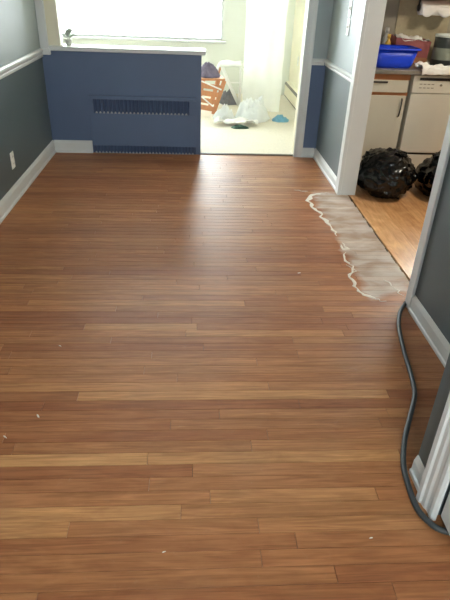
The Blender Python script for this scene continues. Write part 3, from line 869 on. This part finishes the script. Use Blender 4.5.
# baseboard heater on the right wall
r = empty('baseboard_heater', (1.45, 7.55, 0.006)); tag(r, 'cream baseboard heater along the living room right wall', 'heater')
MB().prism([(0, 0.02), (-0.06, 0.02), (-0.06, 0.16), (-0.045, 0.20), (0, 0.21)], 'y', -1.0, 1.0).build('heater_cover', M_LCREAM, r)
MB().prism([(-0.0605, 0.165), (-0.066, 0.17), (-0.05, 0.20), (-0.046, 0.198)], 'y', -0.99, 0.99).build('damper_flap', mat('grey_damper', (120, 116, 106), 0.5), r)
MB().prism([(0, 0), (-0.05, 0), (-0.05, 0.02), (0, 0.02)], 'y', -1.0, 1.0).build('bottom_slot', M_DARK, r)

# wooden slatted chair half hidden by the half wall
M_WOOD = mat('orange_wood', (196, 134, 92), 0.5, 0.12, 8, stretch=(6, 6, 1))
M_WHITEMETAL = mat('white_metal_tube', (240, 240, 236), 0.35, 0.02)
r = empty('wooden_chair', (0.24, 7.28, 0.006), math.radians(8)); tag(r, 'orange wooden slatted chair partly behind the half wall', 'chair')
def beam(b, p, q, w, t):
    p, q = Vector(p), Vector(q); d = (q-p).normalized()
    a = d.cross(Vector((0, 1, 0))).normalized(); c = d.cross(a)
    vs = [e + a*sx*w/2 + c*sy*t/2 for e in (p, q) for sx, sy in ((-1, -1), (1, -1), (1, 1), (-1, 1))]
    return b.add(vs, [(3, 2, 1, 0), (4, 5, 6, 7), (0, 1, 5, 4), (1, 2, 6, 5), (2, 3, 7, 6), (3, 0, 4, 7)])
for sy in (-0.16, 0.16):
    beam(MB(), (0.01, sy, 0), (0.14, sy, 0.40), 0.05, 0.022).build('leg', M_WOOD, r)
    beam(MB(), (-0.20, sy*0.9, 0), (-0.12, sy*0.9, 0.40), 0.04, 0.022).build('leg', M_WOOD, r)
for k, zz in enumerate((0.05, 0.135, 0.22, 0.305)):
    beam(MB(), (-0.19, -0.178, zz+0.05), (0.02+0.32*zz, -0.178, zz+0.01), 0.060, 0.012).build('slat', M_WOOD, r)
MB().box(-0.2, 0.15, -0.17, 0.18, 0.40, 0.424, 0, 0.004).build('seat', M_WOOD, r)
beam(MB(), (-0.15, -0.195, 0.40), (0.10, -0.195, 0.30), 0.016, 0.014).build('white_brace', M_WHITEMETAL, r)
beam(MB(), (-0.15, -0.195, 0.22), (0.0, -0.195, 0.10), 0.016, 0.014).build('white_brace', M_WHITEMETAL, r)
# white folding stool with a cloth top
r = empty('folding_stool', (0.52, 7.80, 0.006), math.radians(-4)); tag(r, 'white folding stool with crossed tube legs beside the wooden chair', 'stool')
for sy in (-0.14, 0.14):
    MB().tube([(-0.13, sy, 0.50), (-0.02, sy, 0.27), (0.12, sy, 0.012)], 0.013, 10).build('leg', M_WHITEMETAL, r)
    MB().tube([(0.12, sy*0.9, 0.52), (0.14, sy*0.9, 0.30), (0.13, sy*0.9, 0.012)], 0.016, 10).build('leg', M_WHITEMETAL, r)
    MB().tube([(-0.13, sy*0.8, 0.50), (-0.20, sy*0.8, 0.25), (-0.22, sy*0.8, 0.012)], 0.013, 10).build('leg', M_WOOD, r)
MB().tube([(-0.19, -0.13, 0.30), (0.14, -0.13, 0.30)], 0.010, 8).build('crossbar', M_WHITEMETAL, r)
crumple('cloth_top', MATS['white_cloth'], r, 24, 20, 0.36, 0.36, lambda x, y: (x, y, 0.535+0.02*nz(x, y, 9, 4)-max(0, abs(x)-0.14)*1.2-max(0, abs(y)-0.15)*0.8), 0.012)
# cloth heaps: crumpled sheets with sharp folds
def heap(name, loc, size, seed, mt, label, cat, sharp=1.0, n=44, rings=22):
    sx, sy, h = size
    V = lambda x, y, k: Vector((x+seed*3.1, y-seed*1.7, k))
    vs, fs = [], []
    for side in (1, 0):
        for k in range(rings+1):
            for i in range(n):
                a = 2*math.pi*i/n; q = k/rings
                edge = 1+0.30*noise.noise(V(math.cos(a)*1.4, math.sin(a)*1.4, 0))+0.10*noise.noise(V(math.cos(a)*5, math.sin(a)*5, 4))
                x, y = q*math.cos(a)*sx*edge, q*math.sin(a)*sy*edge
                u, w = x/sx, y/sy
                env = (1-q**2.4)
                f = 0
                for o_, am in ((1.2, 0.40), (2.6, 0.30), (5.5, 0.16)):
                    f += am*(1-abs(noise.noise(V(u*o_, w*o_, o_)))*2.2)
                z = h*env*max(0.15, 0.62+0.62*sharp*(f-0.45))
                if q > 0.8: z += h*0.06*abs(noise.noise(V(u*6, w*6, 9)))
                vs.append((x, y, z+0.004 if side else 0.001))
    m_ = (rings+1)*n
    for b_ in (0, m_):
        for k in range(rings):
            for i in range(n):
                j = (i+1) % n
                fs.append((b_+k*n+i, b_+k*n+j, b_+(k+1)*n+j, b_+(k+1)*n+i))
    for i in range(n):
        j = (i+1) % n
        fs.append((rings*n+i, rings*n+j, m_+rings*n+j, m_+rings*n+i))
    o = MB().add(vs, fs, 0, True).build(name, mt)
    o.location = loc
    return tag(o, label, cat)
M_FILM = translucent('white_plastic_film', (244, 246, 244), 0.25)
heap('clothes_pile', (0.20, 7.30, 0.4305), (0.16, 0.14, 0.20), 4.4, mat('mauve_cloth', (116, 108, 128), 0.85, 0.35, 9, 0.3, 50), 'mauve grey bundle of clothes on the wooden chair', 'clothes')
heap('clothes_pile', (0.50, 7.82, 0.0065), (0.12, 0.12, 0.26), 2.9, mat('grey_cloth', (122, 122, 126), 0.85, 0.3, 9, 0.3, 50), 'grey bundle of clothes under the white stool', 'clothes')
heap('white_sheet', (0.75, 6.90, 0.0065), (0.23, 0.21, 0.40), 1.7, M_FILM, 'crumpled white sheet heaped on the carpet before the curtain', 'sheet', 1.1)
heap('white_bag', (0.395, 6.86, 0.0065), (0.125, 0.13, 0.24), 6.1, M_FILM, 'low white plastic bag left of the heaped sheet', 'bag', 1.2)
heap('blue_cloth', (1.09, 6.84, 0.0065), (0.105, 0.10, 0.09), 3.3, mat('pale_blue_cloth', (120, 176, 200), 0.8, 0.2, 14, 0.3, 50), 'small pale blue cloth on the carpet right of the sheet', 'cloth')
heap('green_cloth', (0.56, 6.405, 0.0065), (0.10, 0.05, 0.05), 8.3, mat('dark_green_cloth', (58, 86, 72), 0.8, 0.15, 14), 'dark green cloth lying before the white paper', 'cloth')
r = crumple('paper_sheet', M_TOWEL, None, 30, 18, 0.52, 0.20, lambda x, y: (x, y, 0.008+0.07*abs(nz(x, y, 8, 6))+0.03*abs(nz(x, y, 22, 1)) + 0.03*math.exp(-((x-0.06)/0.10)**2)))
r.location = (0.52, 6.58, 0.008); tag(r, 'crumpled white paper spread on the carpet before the heap', 'paper')
